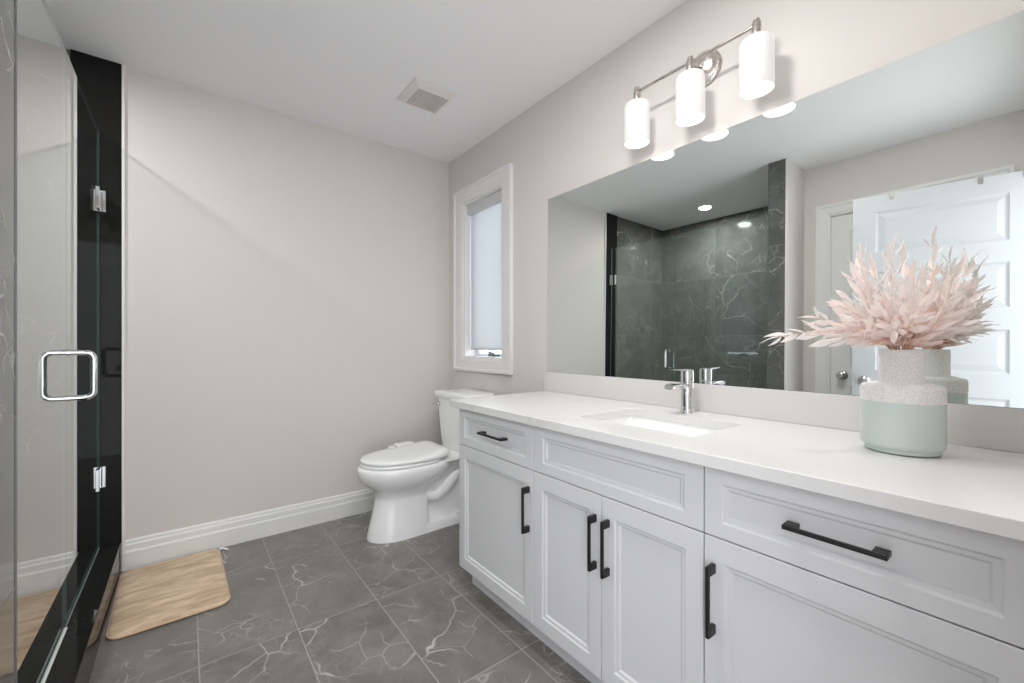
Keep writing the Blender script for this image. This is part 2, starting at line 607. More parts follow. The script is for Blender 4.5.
a0, a1, b0, b1 = WY0 + 0.012, WY1 - 0.012, WZ0 + 0.010, WZ1 - 0.012
for y0, y1, z0, z1 in ((a0, a0 + 0.03, b0, b1), (a1 - 0.03, a1, b0, b1), (a0 + 0.03, a1 - 0.03, b0, b0 + 0.018), (a0 + 0.03, a1 - 0.03, b1 - 0.03, b1)):
    sb.box(XR + 0.100, XR + 0.135, y0, y1, z0, z1)
sb.build('window_sash', 'vinyl', win, bevel=0.002)
B().box(XR + 0.114, XR + 0.120, a0 + 0.031, a1 - 0.031, b0 + 0.019, b1 - 0.031).build('window_pane', 'window_glass', win)
ck = B()
ck.box(XR + 0.070, XR + 0.100, 2.255, 2.345, b0 + 0.001, b0 + 0.016)
ck.tube([(XR + 0.075, 2.33, b0 + 0.018), (XR + 0.050, 2.31, b0 + 0.028), (XR + 0.042, 2.27, b0 + 0.026), (XR + 0.040, 2.235, b0 + 0.022)], 0.006, 8)
ck.build('window_crank', 'crank', win, smooth=True, auto=40)

bl = thing('roller_blind', (XR + 0.052, (WY0 + WY1) / 2, 1.06), 'white roller blind lowered nearly to the sill of the narrow window', 'blind')
B().box(XR + 0.022, XR + 0.082, WY0 + 0.0125, WY1 - 0.0125, WZ1 - 0.077, WZ1 - 0.0125).build('cassette', 'blind_rail', bl, bevel=0.004)
B().box(XR + 0.0515, XR + 0.0525, WY0 + 0.016, WY1 - 0.016, 1.062, WZ1 - 0.078).build('blind_fabric', 'blind', bl)
B().lathe([(0.007, WY0 + 0.016), (0.007, WY1 - 0.016)], (XR + 0.052, 0, 1.060), 'Y', 12).build('bottom_rail', 'blind_rail', bl, smooth=True, auto=40)
ch = B()
for s in (0, 1):
    x = XR + 0.026 + 0.012 * s
    ch.tube([(x, WY1 - 0.020, WZ1 - 0.08), (x + 0.001, WY1 - 0.021, 1.6), (x, WY1 - 0.023, 1.14)], 0.0016, 6)
ch.tube([(XR + 0.026, WY1 - 0.023, 1.14), (XR + 0.028, WY1 - 0.023, 1.13), (XR + 0.036, WY1 - 0.023, 1.13), (XR + 0.038, WY1 - 0.023, 1.14)], 0.0016, 6)
ch.build('bead_chain', 'plastic', bl)['label'] = 'white bead chain'

# ------------------------------------------------------------------ closet door and its casing
def door_steps():
    return [(0, 0), (0.010, 0.007), (0.016, 0.008), (0.040, 0.003), (0.044, 0.002)]
def knob_set(name, parent, p, n, mat='steel'):
    n = Vector(n).normalized()
    k = B()
    prof = [(0.030, 0.0), (0.031, 0.004), (0.026, 0.008), (0.012, 0.010), (0.010, 0.030), (0.018, 0.036), (0.027, 0.046), (0.028, 0.056), (0.022, 0.064), (0.010, 0.067)]
    k.lathe(prof, (0, 0, 0), 'Z', 28)
    mt = Matrix.Translation(p) @ n.to_track_quat('Z', 'Y').to_matrix().to_4x4()
    return k.build(name, mat, parent, smooth=True, matrix=mt)

d1 = thing('door_1', (XL - 0.02, (DY0 + DY1) / 2, 0), None, None, kind='structure')
b = B()
W1 = DY1 - DY0 - 0.006
P5 = [(0.11, W1 - 0.11, z0, z1) for z0, z1 in ((0.19, 0.47), (0.585, 0.824), (0.956, 1.195), (1.31, 1.554), (1.668, 1.922))]
panel_board(b, W1, 2.035, 0.035, P5, door_steps(), lambda u, v, d: (XL - 0.006 - d, DY1 - 0.003 - u, 0.008 + v))
b.build('door_leaf', 'trim', d1)
knob_set('door_knob', d1, (XL - 0.006, DY1 - 0.075, 0.905), (1, 0, 0))
cs = B()
CD = [(0.0, 0.010), (0.012, 0.012), (0.020, 0.016), (0.060, 0.018), (0.068, 0.022), (0.085, 0.022)]
for o0, t0 in ((0, 0),):
    pr = [(0, 0)] + CD + [(0.085, 0)]
    path = []
    for o, t in pr:
        path.append([(XL + t, DY1 + o, 0), (XL + t, DY1 + o, DZ + o), (XL + t, DY0 - o, DZ + o), (XL + t, DY0 - o, 0)])
    # loft along the opening: transpose
    sect = [[path[i][k] for i in range(len(path))] for k in range(4)]
    cs.loft(sect)
structure(cs.build('trim_5', 'trim'))
jm = B()
jm.box(XL - 0.115, XL + 0.0, DY1 - 0.0028, DY1, 0, DZ)
jm.box(XL - 0.115, XL + 0.0, DY0, DY0 + 0.0028, 0, DZ)
jm.box(XL - 0.115, XL + 0.0, DY0 + 0.003, DY1 - 0.003, DZ - 0.0035, DZ)
structure(jm.build('trim_6', 'trim'))

# entry door leaf, swung open into the room on the left of the camera
d2 = thing('door_2', (-0.378, 0.034, 0), None, None, kind='structure')
free, hinge = Vector((-0.233, 0.770, 0)), Vector((-0.378, 0.034, 0))
du = (hinge - free).normalized()
nrm = Vector((du.y, -du.x, 0))          # towards the mirror or the closet
if nrm.x < 0: nrm = -nrm
b = B()
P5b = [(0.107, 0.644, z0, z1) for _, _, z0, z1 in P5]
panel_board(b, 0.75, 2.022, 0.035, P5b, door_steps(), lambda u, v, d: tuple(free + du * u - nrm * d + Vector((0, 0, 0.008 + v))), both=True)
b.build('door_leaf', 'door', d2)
for sgn in (1, -1):
    p = free + du * 0.06 + Vector((0, 0, 0.896)) - nrm * (0 if sgn > 0 else 0.035)
    knob_set('door_knob', d2, p, nrm * sgn)
for i, u in enumerate((0.18, 0.54, 0.70)):
    hk = B()
    c = free + du * u
    for z0, z1, d0, d1_ in ((2.0305, 2.033, 0.002, -0.037), (1.995, 2.033, 0.0035, 0.001), (1.965, 2.033, -0.036, -0.0385)):
        vs = []
        for uu in (-0.009, 0.009):
            for dd in (d0, d1_):
                for zz in (z0, z1):
                    vs.append(hk.bm.verts.new(c + du * uu + nrm * dd + Vector((0, 0, zz))))
        for q in ((0, 1, 3, 2), (4, 6, 7, 5), (0, 4, 5, 1), (2, 3, 7, 6), (0, 2, 6, 4), (1, 5, 7, 3)):
            hk.face([vs[k] for k in q])
    o = hk.build('over_door_hook', 'steel')
    tag(o, ['metal hook over the open white door near its free edge', 'metal hook over the middle of the open white door top',
            'metal hook over the open white door nearest its hinges'][i], 'hook', 'hooks over the open door')

# ------------------------------------------------------------------ shower glass
sd = thing('shower_door', (XG, 2.40, 0.138), 'frameless glass shower door on chrome hinges beside the black jamb', 'shower door')
GT = 0.010
def pane(y0, y1, z0, z1, name, parent):
    b = B()
    b.box(XG - GT / 2, XG + GT / 2, y0, y1, z0, z1)
    b.bm.faces.ensure_lookup_table()
    for f in b.bm.faces:
        f.normal_update()
        f.material_index = 0 if abs(f.normal.x) > 0.5 else 1
    return b.build(name, 'glass', parent, mats=['glass', 'glass_edge'])
pane(2.040, 2.738, 0.150, 2.085, 'glass_pane', sd)
B().box(XG - 0.004, XG + 0.004, 2.042, 2.738, 0.1395, 0.1495).build('door_sweep', 'silicone', sd)
for z in (1.766, 0.470):
    h = B()
    h.box(XG - 0.012, XG + 0.012, 2.672, 2.716, z - 0.050, z + 0.050)
    h.box(XG - 0.026, XG + 0.026, 2.737, 2.7448, z - 0.050, z + 0.050)
    h.lathe([(0.010, z - 0.050), (0.010, z + 0.050)], (XG, 2.727, 0), 'Z', 16)
    h.build('hinge', 'chrome', sd, bevel=0.002)['label'] = 'chrome hinge'
hd = B()
yh = 2.085
def dloop(sx):
    x0, x1, z0, z1, r = XG + sx * GT / 2, XG + sx * 0.066, 0.908, 1.066, 0.022
    pts = [(x0, yh, z1)]
    for k in range(7):
        a = R(90 - 15 * k)
        pts.append((x1 - sx * r + sx * r * math.cos(a), yh, z1 - r + r * math.sin(a)))
    for k in range(7):
        a = R(-15 * k)
        pts.append((x1 - sx * r + sx * r * math.cos(a), yh, z0 + r + r * math.sin(a)))
    pts.append((x0, yh, z0))
    hd.tube(pts, 0.0095, 14)
    for z in (z0, z1):
        hd.lathe([(0.0125, x0), (0.0125, x0 + sx * 0.004)], (0, yh, z), 'X', 18)
dloop(1); dloop(-1)
hd.build('door_handle', 'chrome', sd, smooth=True, auto=40)['label'] = 'chrome D-shaped pull handle on both faces'
fp = thing('shower_panel', (XG, 1.65, 0.138), 'fixed clear glass shower panel between the glass door and tiled post', 'shower panel')
pane(1.272, 2.037, 0.143, 2.085, 'glass_pane', fp)
B().box(XG - 0.009, XG + 0.009, 1.272, 2.037, 0.1385, 0.1428).build('silicone_bead', 'silicone', fp)

# shower downlight
dl = thing('ceiling_downlight', (-0.83, 2.04, ZC), 'lit round recessed ceiling light over the shower', 'ceiling light')
B().lathe([(0.052, -0.0045), (0.054, -0.010), (0.072, -0.006), (0.074, -0.0005), (0.052, -0.0005)], (-0.83, 2.04, ZC), 'Z', 36, False, False).build('trim_ring', 'plastic', dl, smooth=True, auto=40)
B().lathe([(0.051, -0.007), (0.051, -0.001)], (-0.83, 2.04, ZC), 'Z', 36).build('lens', 'downlight', dl)

# ------------------------------------------------------------------ exhaust vent
vx0, vx1, vy0, vy1 = 0.914, 1.151, 1.968, 2.210
gx0, gx1, gy0, gy1 = 0.957, 1.127, 2.019, 2.179
vt = thing('exhaust_vent', ((vx0 + vx1) / 2, (vy0 + vy1) / 2, ZC), 'square white exhaust fan grille on the ceiling near the window', 'vent')
v = B()
rect = lambda x0, x1, y0, y1, z: [(x0, y0, z), (x1, y0, z), (x1, y1, z), (x0, y1, z)]
v.loft([rect(vx0, vx1, vy0, vy1, ZC - 0.0005), rect(vx0, vx1, vy0, vy1, ZC - 0.005), rect(gx0 - 0.006, gx1 + 0.006, gy0 - 0.006, gy1 + 0.006, ZC - 0.018), rect(gx0, gx1, gy0, gy1, ZC - 0.018), rect(gx0, gx1, gy0, gy1, ZC - 0.003)], False, False)
v.build('vent_frame', 'offwhite_plastic', vt)
B().box(gx0, gx1, gy0, gy1, ZC - 0.0035, ZC - 0.001).build('vent_cavity', 'vent_cavity', vt)  # thin dark brown plate behind the lattice
g = B()
NX, NY = 15, 12
for i in range(1, NX):
    x = gx0 + (gx1 - gx0) * i / NX
    g.box(x - 0.0015, x + 0.0015, gy0, gy1, ZC - 0.0165, ZC - 0.0125)
for j in range(1, NY):
    y = gy0 + (gy1 - gy0) * j / NY
    g.box(gx0, gx1, y - 0.0015, y + 0.0015, ZC - 0.0168, ZC - 0.0122)
g.build('vent_grille', 'offwhite_plastic', vt)['label'] = 'fine square lattice over a dark brown cavity'

# ------------------------------------------------------------------ vanity
XC = 0.968
VY0, VY1 = 0.004, 1.630
VZ0, VZ1 = 0.103, 0.8125
va = thing('bathroom_vanity', (1.25, 0.815, 0), 'long white vanity cabinet with recessed panel doors and black bar handles', 'cabinet')
c = B()
c.box(XC + 0.021, XR - 0.002, VY1 - 0.018, VY1, VZ0, VZ1)
c.box(XC + 0.021, XR - 0.002, VY0, VY0 + 0.018, VZ0, VZ1)
c.box(XC + 0.021, XR - 0.002, VY0 + 0.018, VY1 - 0.018, VZ0, VZ0 + 0.018)
c.box(XR - 0.012, XR - 0.002, VY0 + 0.018, VY1 - 0.018, VZ0 + 0.018, VZ1)
for y in (1.125, 0.506):
    c.box(XC + 0.021, XR - 0.012, y - 0.009, y + 0.009, VZ0 + 0.018, VZ1)
c.box(XC + 0.021, XC + 0.040, VY0 + 0.018, VY1 - 0.018, VZ1 - 0.020, VZ1)
c.box(XC + 0.021, XC + 0.040, VY0 + 0.018, VY1 - 0.018, 0.630, 0.665)
c.build('carcass', 'cabinet', va)
B().box(1.037, 1.055, VY0, VY1, 0.0, VZ0).build('toe_kick', 'cabinet', va)
ST = [(0, 0), (0.0025, 0.0045), (0.012, 0.0055), (0.0155, 0.0105)]
def front(name, y0, y1, z0, z1, fw):
    b = B()
    W, Hh = y1 - y0, z1 - z0
    panel_board(b, W, Hh, 0.020, [(fw[0], W - fw[0], fw[1], Hh - fw[2])], ST, lambda u, v, d: (XC + d, y1 - u, z0 + v))
    return b.build(name, 'cabinet', va, bevel=0.0012, bseg=1)
def bar_handle(parent, p0, p1):
    """flat bar pull: slim bar held off the front by two square feet"""
    p0, p1 = Vector(p0), Vector(p1)
    d = (p1 - p0).normalized()
    up = Vector((1, 0, 0)).cross(d)
    b = B()
    def blk(a, e, x0, x1, hw):
        vs = [b.bm.verts.new(Vector((x, 0, 0)) + q + up * s) for x in (x0, x1) for q in (a, e) for s in (-hw, hw)]
        for q in ((0, 1, 3, 2), (4, 6, 7, 5), (0, 4, 5, 1), (2, 3, 7, 6), (0, 2, 6, 4), (1, 5, 7, 3)):
            b.face([vs[i] for i in q])
    blk(p0, p1, XC - 0.033, XC - 0.026, 0.0045)
    blk(p0, p0 + d * 0.022, XC - 0.026, XC - 0.0003, 0.0050)
    blk(p1 - d * 0.022, p1, XC - 0.026, XC - 0.0003, 0.0050)
    o = b.build('handle', 'black_metal', parent, bevel=0.0012, bseg=2)
    o['label'] = 'matte black bar handle'
    return o
G = 0.0015
zt = 0.809
f = front('drawer', 1.125 + G, VY1, 0.6505, zt, (0.042, 0.035, 0.035))
bar_handle(f, (0, 1.437, 0.733), (0, 1.272, 0.733))
front('false_drawer_front', 0.506 + G, 1.125 - G, 0.6505, zt, (0.049, 0.035, 0.035))
f = front('drawer', VY0, 0.506 - G, 0.6505, zt, (0.040, 0.035, 0.035))
bar_handle(f, (0, 0.331, 0.733), (0, 0.171, 0.733))
zb = 0.6475
for y0, y1, hy in ((1.125 + G, VY1, 1.147), (0.816 + G, 1.125 - G, 0.838), (0.506 + G, 0.816 - G, 0.789), (VY0, 0.506 - G, 0.482)):
    f = front('door', y0, y1, VZ0 + 0.001, zb, (0.046, 0.049, 0.055))
    bar_handle(f, (0, hy, 0.426), (0, hy, 0.588))

# countertop with the sink cut-out
ct = B()
CX0, CX1, CY0, CY1 = 0.946, XR - 0.001, 0.002, 1.678
SX, SY, SHX, SHY = 1.2365, 0.811, 0.1485, 0.211
def ring_edges(bm, pts):
    vs = [bm.verts.new(p) for p in pts]
    return [bm.edges.new((vs[i], vs[(i + 1) % len(vs)])) for i in range(len(vs))]
e1 = ring_edges(ct.bm, [(CX0, CY0, 0.843), (CX1, CY0, 0.843), (CX1, CY1, 0.843), (CX0, CY1, 0.843)])
e2 = ring_edges(ct.bm, rrect(SX, SY, SHX, SHY, 0.018, 0.843))
bmesh.ops.triangle_fill(ct.bm, use_beauty=True, use_dissolve=False, edges=e1 + e2, normal=(0, 0, 1))
ex = bmesh.ops.extrude_face_region(ct.bm, geom=list(ct.bm.faces))
bmesh.ops.translate(ct.bm, verts=[g_ for g_ in ex['geom'] if isinstance(g_, bmesh.types.BMVert)], vec=(0, 0, -0.0300))
tag(ct.build('countertop', 'quartz', bevel=0.002), 'long white quartz countertop with a sink cut-out on the vanity', 'countertop')
tag(B().box(XR - 0.0195, XR - 0.0005, 0.002, 1.690, 0.8432, 0.9455).build('backsplash', 'splash', bevel=0.0015), 'low pale quartz upstand along the wall under the mirror', 'backsplash')

# sink
sk = thing('sink', (SX, SY, 0.69), 'white rectangular undermount sink set into the vanity countertop', 'sink')
s = B()
inner = [rrect(SX, SY, SHX + 0.004, SHY + 0.004, 0.022, 0.8125), rrect(SX, SY, SHX + 0.003, SHY + 0.003, 0.026, 0.79), rrect(SX, SY, SHX - 0.006, SHY - 0.006, 0.035, 0.735),
         rrect(SX, SY, SHX - 0.020, SHY - 0.020, 0.040, 0.712), rrect(SX, SY, SHX - 0.045, SHY - 0.045, 0.045, 0.703), rrect(SX + 0.02, SY, 0.024, 0.024, 0.0239, 0.698)]
outer = [rrect(SX, SY, 0.03, 0.03, 0.0299, 0.686), rrect(SX, SY, SHX - 0.04, SHY - 0.04, 0.05, 0.690), rrect(SX, SY, SHX - 0.008, SHY - 0.008, 0.045, 0.703),
         rrect(SX, SY, SHX + 0.016, SHY + 0.016, 0.034, 0.80), rrect(SX, SY, SHX + 0.022, SHY + 0.022, 0.034, 0.8125)]
s.loft(list(reversed(inner)) + list(reversed(outer)), False, True)
s.build('basin', 'porcelain', sk, smooth=True, auto=50)
B().lathe([(0.023, 0.697), (0.026, 0.7005), (0.021, 0.703), (0.012, 0.7045), (0.004, 0.7048)], (SX + 0.02, SY, 0), 'Z', 24).build('drain', 'chrome', sk, smooth=True)

# faucet
FX, FY = 1.468, 0.830
fc = thing('faucet', (FX, FY, 0.843), 'chrome single-lever faucet standing behind the sink', 'faucet')
B().lathe([(0.026, 0.8432), (0.026, 0.847), (0.0235, 0.850), (0.0225, 0.86), (0.0225, 0.953), (0.021, 0.955)], (FX, FY, 0), 'Z', 32).build('body', 'chrome', fc, smooth=True, auto=40)
q = B()
q.lathe([(0.0215, 0.9555), (0.023, 0.9575), (0.023, 0.990), (0.0215, 1.000), (0.014, 1.0035), (0.002, 1.0045)], (FX, FY, 0), 'Z', 32)
q.loft([[(x, FY + sy * wd, z + dz) for sy, dz in ((-1, 0), (1, 0), (1, th_), (-1, th_))] for x, z, wd, th_ in ((FX + 0.010, 0.9945, 0.014, 0.008), (FX - 0.03, 0.9965, 0.012, 0.007), (FX - 0.075, 1.000, 0.009, 0.005), (FX - 0.100, 1.002, 0.007, 0.004))])
q.build('lever_handle', 'chrome', fc, smooth=True, auto=35, bevel=0.0008)
sp = B()
rings = []
for x, z, wd, hgt in ((FX - 0.005, 0.935, 0.018, 0.020), (FX - 0.045, 0.937, 0.020, 0.018), (FX - 0.08, 0.942, 0.024, 0.015), (FX - 0.105, 0.942, 0.025, 0.013), (FX - 0.118, 0.936, 0.021, 0.011), (FX - 0.124, 0.932, 0.014, 0.007)):
    ring = []
    for k in range(20):
        a = 2 * PI * k / 20
        zz = hgt / 2 * math.sin(a)
        dip = 0.45 * hgt * (1 - abs(math.cos(a))) if math.sin(a) > 0 else 0
        ring.append((x, FY + wd * math.cos(a), z + hgt / 2 + zz - dip))
    rings.append(ring)
sp.loft(rings)
sp.build('spout', 'chrome', fc, smooth=True)
B().tube([(FX + 0.022, FY, 0.87), (FX + 0.034, FY, 0.91), (FX + 0.042, FY - 0.002, 0.945)], 0.0028, 8).build('lift_rod', 'steel', fc, smooth=True)

# ------------------------------------------------------------------ mirror (bottom rests on the upstand, top leans to the wall)
mm = B()
MY0, MY1, MZ0, MZ1 = 0.004, 1.668, 0.9465, 1.8735
mt_ = R(0.45)
mm.box(-0.005, 0.0, MY0, MY1, 0.0, MZ1 - MZ0)
mm.bm.faces.ensure_lookup_table()
for f_ in mm.bm.faces:
    f_.normal_update()
    f_.material_index = 0 if f_.normal.x < -0.5 else 1
mo = mm.build('wall_mirror', 'mirror', mats=['mirror', 'mirror_edge'], matrix=Matrix.Translation((XR - 0.0085, 0, MZ0)) @ Matrix.Rotation(mt_, 4, 'Y'))
tag(mo, 'large frameless rectangular mirror on the wall above the vanity', 'mirror')

# ------------------------------------------------------------------ vanity light
LX, LYS = 1.452, (0.585, 0.810, 1.039)
vl = thing('vanity_light', (XR, 0.806, 2.12), 'brushed nickel bar light with three lit white glass shades above the mirror', 'wall light')
B().lathe([(0.066, -0.0005), (0.067, -0.008), (0.063, -0.014), (0.058, -0.016), (0.050, -0.020), (0.044, -0.030), (0.030, -0.036), (0.014, -0.038)], (XR, 0.806, 2.130), 'X', 40).build('backplate', 'nickel', vl, smooth=True, auto=35)
B().tube([(XR - 0.036, 0.806, 2.126), (XR - 0.06, 0.806, 2.124), (LX, 0.806, 2.122)], 0.010, 16).build('arm', 'nickel', vl, smooth=True)
rod = B()
rod.tube([(LX, 0.574, 2.122), (LX, 1.050, 2.122)], 0.0062, 16)
rod.build('crossbar', 'nickel', vl, smooth=True, auto=40)
LZ = 0.0165
for y in LYS:
    sh = B()
    sh.lathe([(0.046, 1.900), (0.048, 1.896), (0.050, 1.899), (0.0502, 2.040), (0.048, 2.052), (0.041, 2.058), (0.016, 2.0595), (0.016, 2.056), (0.040, 2.0545), (0.0455, 2.048), (0.0462, 1.905), (0.046, 1.900)], (LX, y, LZ), 'Z', 40, False, False)
    so = sh.build('lamp_shade', 'shade', vl, smooth=True, auto=50)
    so['label'] = 'lit cylinder shade of white opal glass'
    B().lathe([(0.013, 1.925), (0.022, 1.935), (0.027, 1.955), (0.027, 1.970), (0.020, 1.995), (0.013, 2.012), (0.013, 2.030)], (LX, y, LZ), 'Z', 20).build('bulb', 'bulb', vl, smooth=True)
    B().lathe([(0.019, 2.058), (0.019, 2.066), (0.0135, 2.070), (0.0135, 2.112), (0.0105, 2.116), (0.0105, 2.124), (0.007, 2.127)], (LX, y, LZ), 'Z', 24).build('lamp_holder', 'nickel', vl, smooth=True, auto=40)

# ------------------------------------------------------------------ vase and its pink branches
VX, VYc = 1.340, 0.220
vs_ = thing('vase', (VX, VYc, 0.843), 'mint green ceramic vase with speckled white neck on the countertop', 'vase')
Z0 = 0.8435
b = B()
b.lathe([(0.062, 0.0), (0.067, 0.003), (0.067, 0.010), (0.071, 0.0125), (0.0740, 0.0165), (0.0755, 0.024), (0.0755, 0.1185)], (VX, VYc, Z0), 'Z', 56, True, False)
b.build('vase_body', 'mint', vs_, smooth=True, auto=50)['label'] = 'mint green glazed lower body'
b = B()
b.lathe([(0.0758, 0.1185), (0.0758, 0.148), (0.0748, 0.1525), (0.0725, 0.1555), (0.068, 0.1575), (0.055, 0.1605), (0.0435, 0.163), (0.0410, 0.167), (0.0410, 0.236), (0.0400, 0.2395), (0.0375, 0.2395), (0.0365, 0.236), (0.0365, 0.17), (0.060, 0.15), (0.068, 0.12)], (VX, VYc, Z0), 'Z', 56, False, False)
b.build('vase_neck', 'speckle', vs_, smooth=True, auto=60)['label'] = 'speckled white shoulder and neck'

TIPS = [(1.071, 0.409, 1.11), (1.111, 0.365, 1.17), (1.149, 0.373, 1.127), (1.144, 0.314, 1.202), (1.201, 0.358, 1.103), (1.186, 0.307, 1.223), (1.195, 0.287, 1.284), (1.134, 0.284, 1.157), (1.255, 0.291, 1.337), (1.193, 0.251, 1.3), (1.288, 0.227, 1.357), (1.389, 0.225, 1.346), (1.262, 0.185, 1.276), (1.414, 0.167, 1.384), (1.495, 0.168, 1.326), (1.401, 0.127, 1.284), (1.477, 0.1, 1.326), (1.471, 0.111, 1.256), (1.448, 0.084, 1.228), (1.488, 0.091, 1.197), (1.428, 0.094, 1.153), (1.438, 0.111, 1.131), (1.307, 0.124, 1.19), (1.218, 0.156, 1.204), (1.172, 0.191, 1.22), (1.148, 0.235, 1.185), (1.165, 0.272, 1.127), (1.184, 0.169, 1.162), (1.155, 0.217, 1.142), (1.271, 0.14, 1.134), (1.325, 0.211, 1.287), (1.418, 0.19, 1.271), (1.309, 0.249, 1.267), (1.316, 0.282, 1.243), (1.466, 0.153, 1.247)]
rnd = random.Random(11)
XMAX = 1.528
def leaf(b, base, direction, up, length, width, droop):
    """lanceolate leaf, slightly folded along its midrib and curved"""
    d = direction.normalized()
    s = d.cross(up)
    if s.length < 1e-3: s = Vector((1, 0, 0))
    s.normalize()
    n = s.cross(d).normalized()
    N = 6
    rows = []
    for i in range(N + 1):
        t = i / N
        wv = width * (math.sin(PI * t ** 0.8) ** 0.9) if 0 < t < 1 else 0
        c = base + d * (length * t) - n * (droop * length * t * t)
        c.x = min(c.x, XMAX)
        if i in (0, N):
            rows.append([b.bm.verts.new(c)])
        else:
            l, r_ = c + s * wv * 0.5 + n * wv * 0.16, c - s * wv * 0.5 + n * wv * 0.16
            l.x = min(l.x, XMAX); r_.x = min(r_.x, XMAX)
            rows.append([b.bm.verts.new(l), b.bm.verts.new(c), b.bm.verts.new(r_)])
    for a, c_ in zip(rows, rows[1:]):
        if len(a) == 1:
            b.face((a[0], c_[0], c_[1])); b.face((a[0], c_[1], c_[2]))
        elif len(c_) == 1:
            b.face((a[0], c_[0], a[1])); b.face((a[1], c_[0], a[2]))
        else:
            b.face((a[0], c_[0], c_[1], a[1])); b.face((a[1], c_[1], c_[2], a[2]))
SPECIAL = {0: 'long pink branch reaching farthest left out of the vase', 13: 'tallest pink branch standing upright in the mint vase',
           16: 'pink branch arching to the upper right over the vase'}
for i, tip in enumerate(TIPS):
    tip = Vector(tip)
    if i == 0: tip = Vector((VX, VYc, 1.084)).lerp(tip, 0.97)
    if i: tip = Vector((VX, VYc, 1.084)).lerp(tip, 0.87)
    a = rnd.uniform(0, 2 * PI)
    out = Vector((tip.x - VX, tip.y - VYc, 0))
    on = out.normalized() if out.length > 1e-4 else Vector((1, 0, 0))
    rr = 0.022 * rnd.uniform(0.5, 1.0)
    root = Vector((VX, VYc, 0)) - on * 0.012 + Vector((math.cos(a), math.sin(a), 0)) * 0.008 + Vector((0, 0, 0.93))
    mouth = Vector((VX, VYc, Z0 + 0.2405)) + on * rr + Vector((math.cos(a), math.sin(a), 0)) * 0.008
    span = (tip - mouth).length
    ctrl = mouth + Vector((0, 0, 1)) * span * 0.24 + on * span * 0.22
    pts = [root, root.lerp(mouth, 0.6)]
    K = 12
    for k in range(K + 1):
        t = k / K
        pts.append(mouth * (1 - t) ** 2 + ctrl * 2 * t * (1 - t) + tip * t * t)
    for p in pts: p.x = min(p.x, XMAX - 0.003)
    br = thing('dried_branch', tuple(root), SPECIAL.get(i, 'pale pink leafy branch in the bunch filling the mint vase'), 'branch', 'pink branches in the vase')
    nrad = len(pts)
    B().tube(pts, 0.001, 5, radii=[0.0016 - 0.0010 * k / (nrad - 1) for k in range(nrad)]).build('stem', 'stem', br, smooth=True)
    lb = B()
    nl = 11 + int(span * 32)
    for k in range(nl):
        t = 0.10 + 0.86 * (k + 0.5) / nl
        if i == 0: t = 0.30 + 0.66 * (k + 0.5) / nl
        P = mouth * (1 - t) ** 2 + ctrl * 2 * t * (1 - t) + tip * t * t
        T = ((ctrl - mouth) * (1 - t) + (tip - ctrl) * t).normalized()
        ph = k * 2.4 + rnd.uniform(-0.5, 0.5)
        u = T.cross(Vector((0.3, 0.2, 1))).normalized()
        v_ = T.cross(u)
        side = u * math.cos(ph) + v_ * math.sin(ph)
        spread = rnd.uniform(0.35, 0.95)
        d = (T + side * spread).normalized()
        L = rnd.uniform(0.042, 0.074) * (1.0 - 0.22 * t)
        Wd = L * rnd.uniform(0.20, 0.31)
        lb.mi = 1 if t < 0.38 and rnd.random() < 0.75 else (2 if rnd.random() < 0.42 else 0)
        leaf(lb, P, d, side + Vector((0, 0, 0.4)), L, Wd, rnd.uniform(-0.10, 0.28))
    lb.mi = 0
    leaf(lb, tip - (tip - ctrl).normalized() * 0.02, (tip - ctrl), Vector((0.2, 0.3, 1)), 0.055, 0.012, 0.15)
    lb.build('leaves', 'leaf_pale', br, smooth=True, mats=['leaf_pale', 'leaf_pink', 'leaf_white'])

# ------------------------------------------------------------------ toilet (local: l = distance out from the mirror wall, w = across)
TY = 2.340
tl = thing('toilet', (XR - 0.4, TY, 0), 'white two-piece toilet with closed lid between window wall and vanity', 'toilet')
def P(l, wdt, z): return (XR - l, TY + wdt, z)
def egg(z, lb, lf, hw, nb=2.6, nf=2.1, n=48, split=0.45):
    lc = lb + (lf - lb) * split
    ring = []
    for k in range(n):
        a = 2 * PI * k / n
        ca, sa = math.cos(a), math.sin(a)
        e = nf if ca > 0 else nb
        L = (lf - lc) if ca > 0 else (lc - lb)
        ring.append(P(lc + L * math.copysign(abs(ca) ** (2 / e), ca), hw * math.copysign(abs(sa) ** (2 / e), sa), z))
    return ring
b = B()
b.loft([egg(0.0, 0.40, 0.748, 0.122, 5), egg(0.012, 0.40, 0.748, 0.122, 5), egg(0.06, 0.405, 0.738, 0.113, 5), egg(0.14, 0.41, 0.718, 0.101, 5), egg(0.21, 0.41, 0.704, 0.093, 5),
        egg(0.250, 0.40, 0.702, 0.094, 4), egg(0.275, 0.37, 0.715, 0.112, 3.2), egg(0.297, 0.33, 0.748, 0.144, 2.8), egg(0.330, 0.29, 0.780, 0.168, 2.6), egg(0.360, 0.265, 0.796, 0.180, 2.6),
        egg(0.388, 0.255, 0.799, 0.184, 2.6), egg(0.404, 0.255, 0.796, 0.182, 2.6), egg(0.409, 0.26, 0.786, 0.174, 2.6)])
b.build('bowl', 'porcelain', tl, smooth=True, auto=60)
b = B()   # foot plate, recessed rear body and the trapway
def slab(z, l0, l1, hw0, hw1, n=10):
    pts = []
    for k in range(n + 1):
        t = k / n
        pts.append((l0 + (l1 - l0) * t, hw0 + (hw1 - hw0) * t))
    return [P(l, h_, z) for l, h_ in pts] + [P(l, -h_, z) for l, h_ in reversed(pts)]
b.loft([slab(0.0, 0.09, 0.52, 0.110, 0.120), slab(0.035, 0.09, 0.52, 0.110, 0.113), slab(0.050, 0.10, 0.52, 0.103, 0.104)])
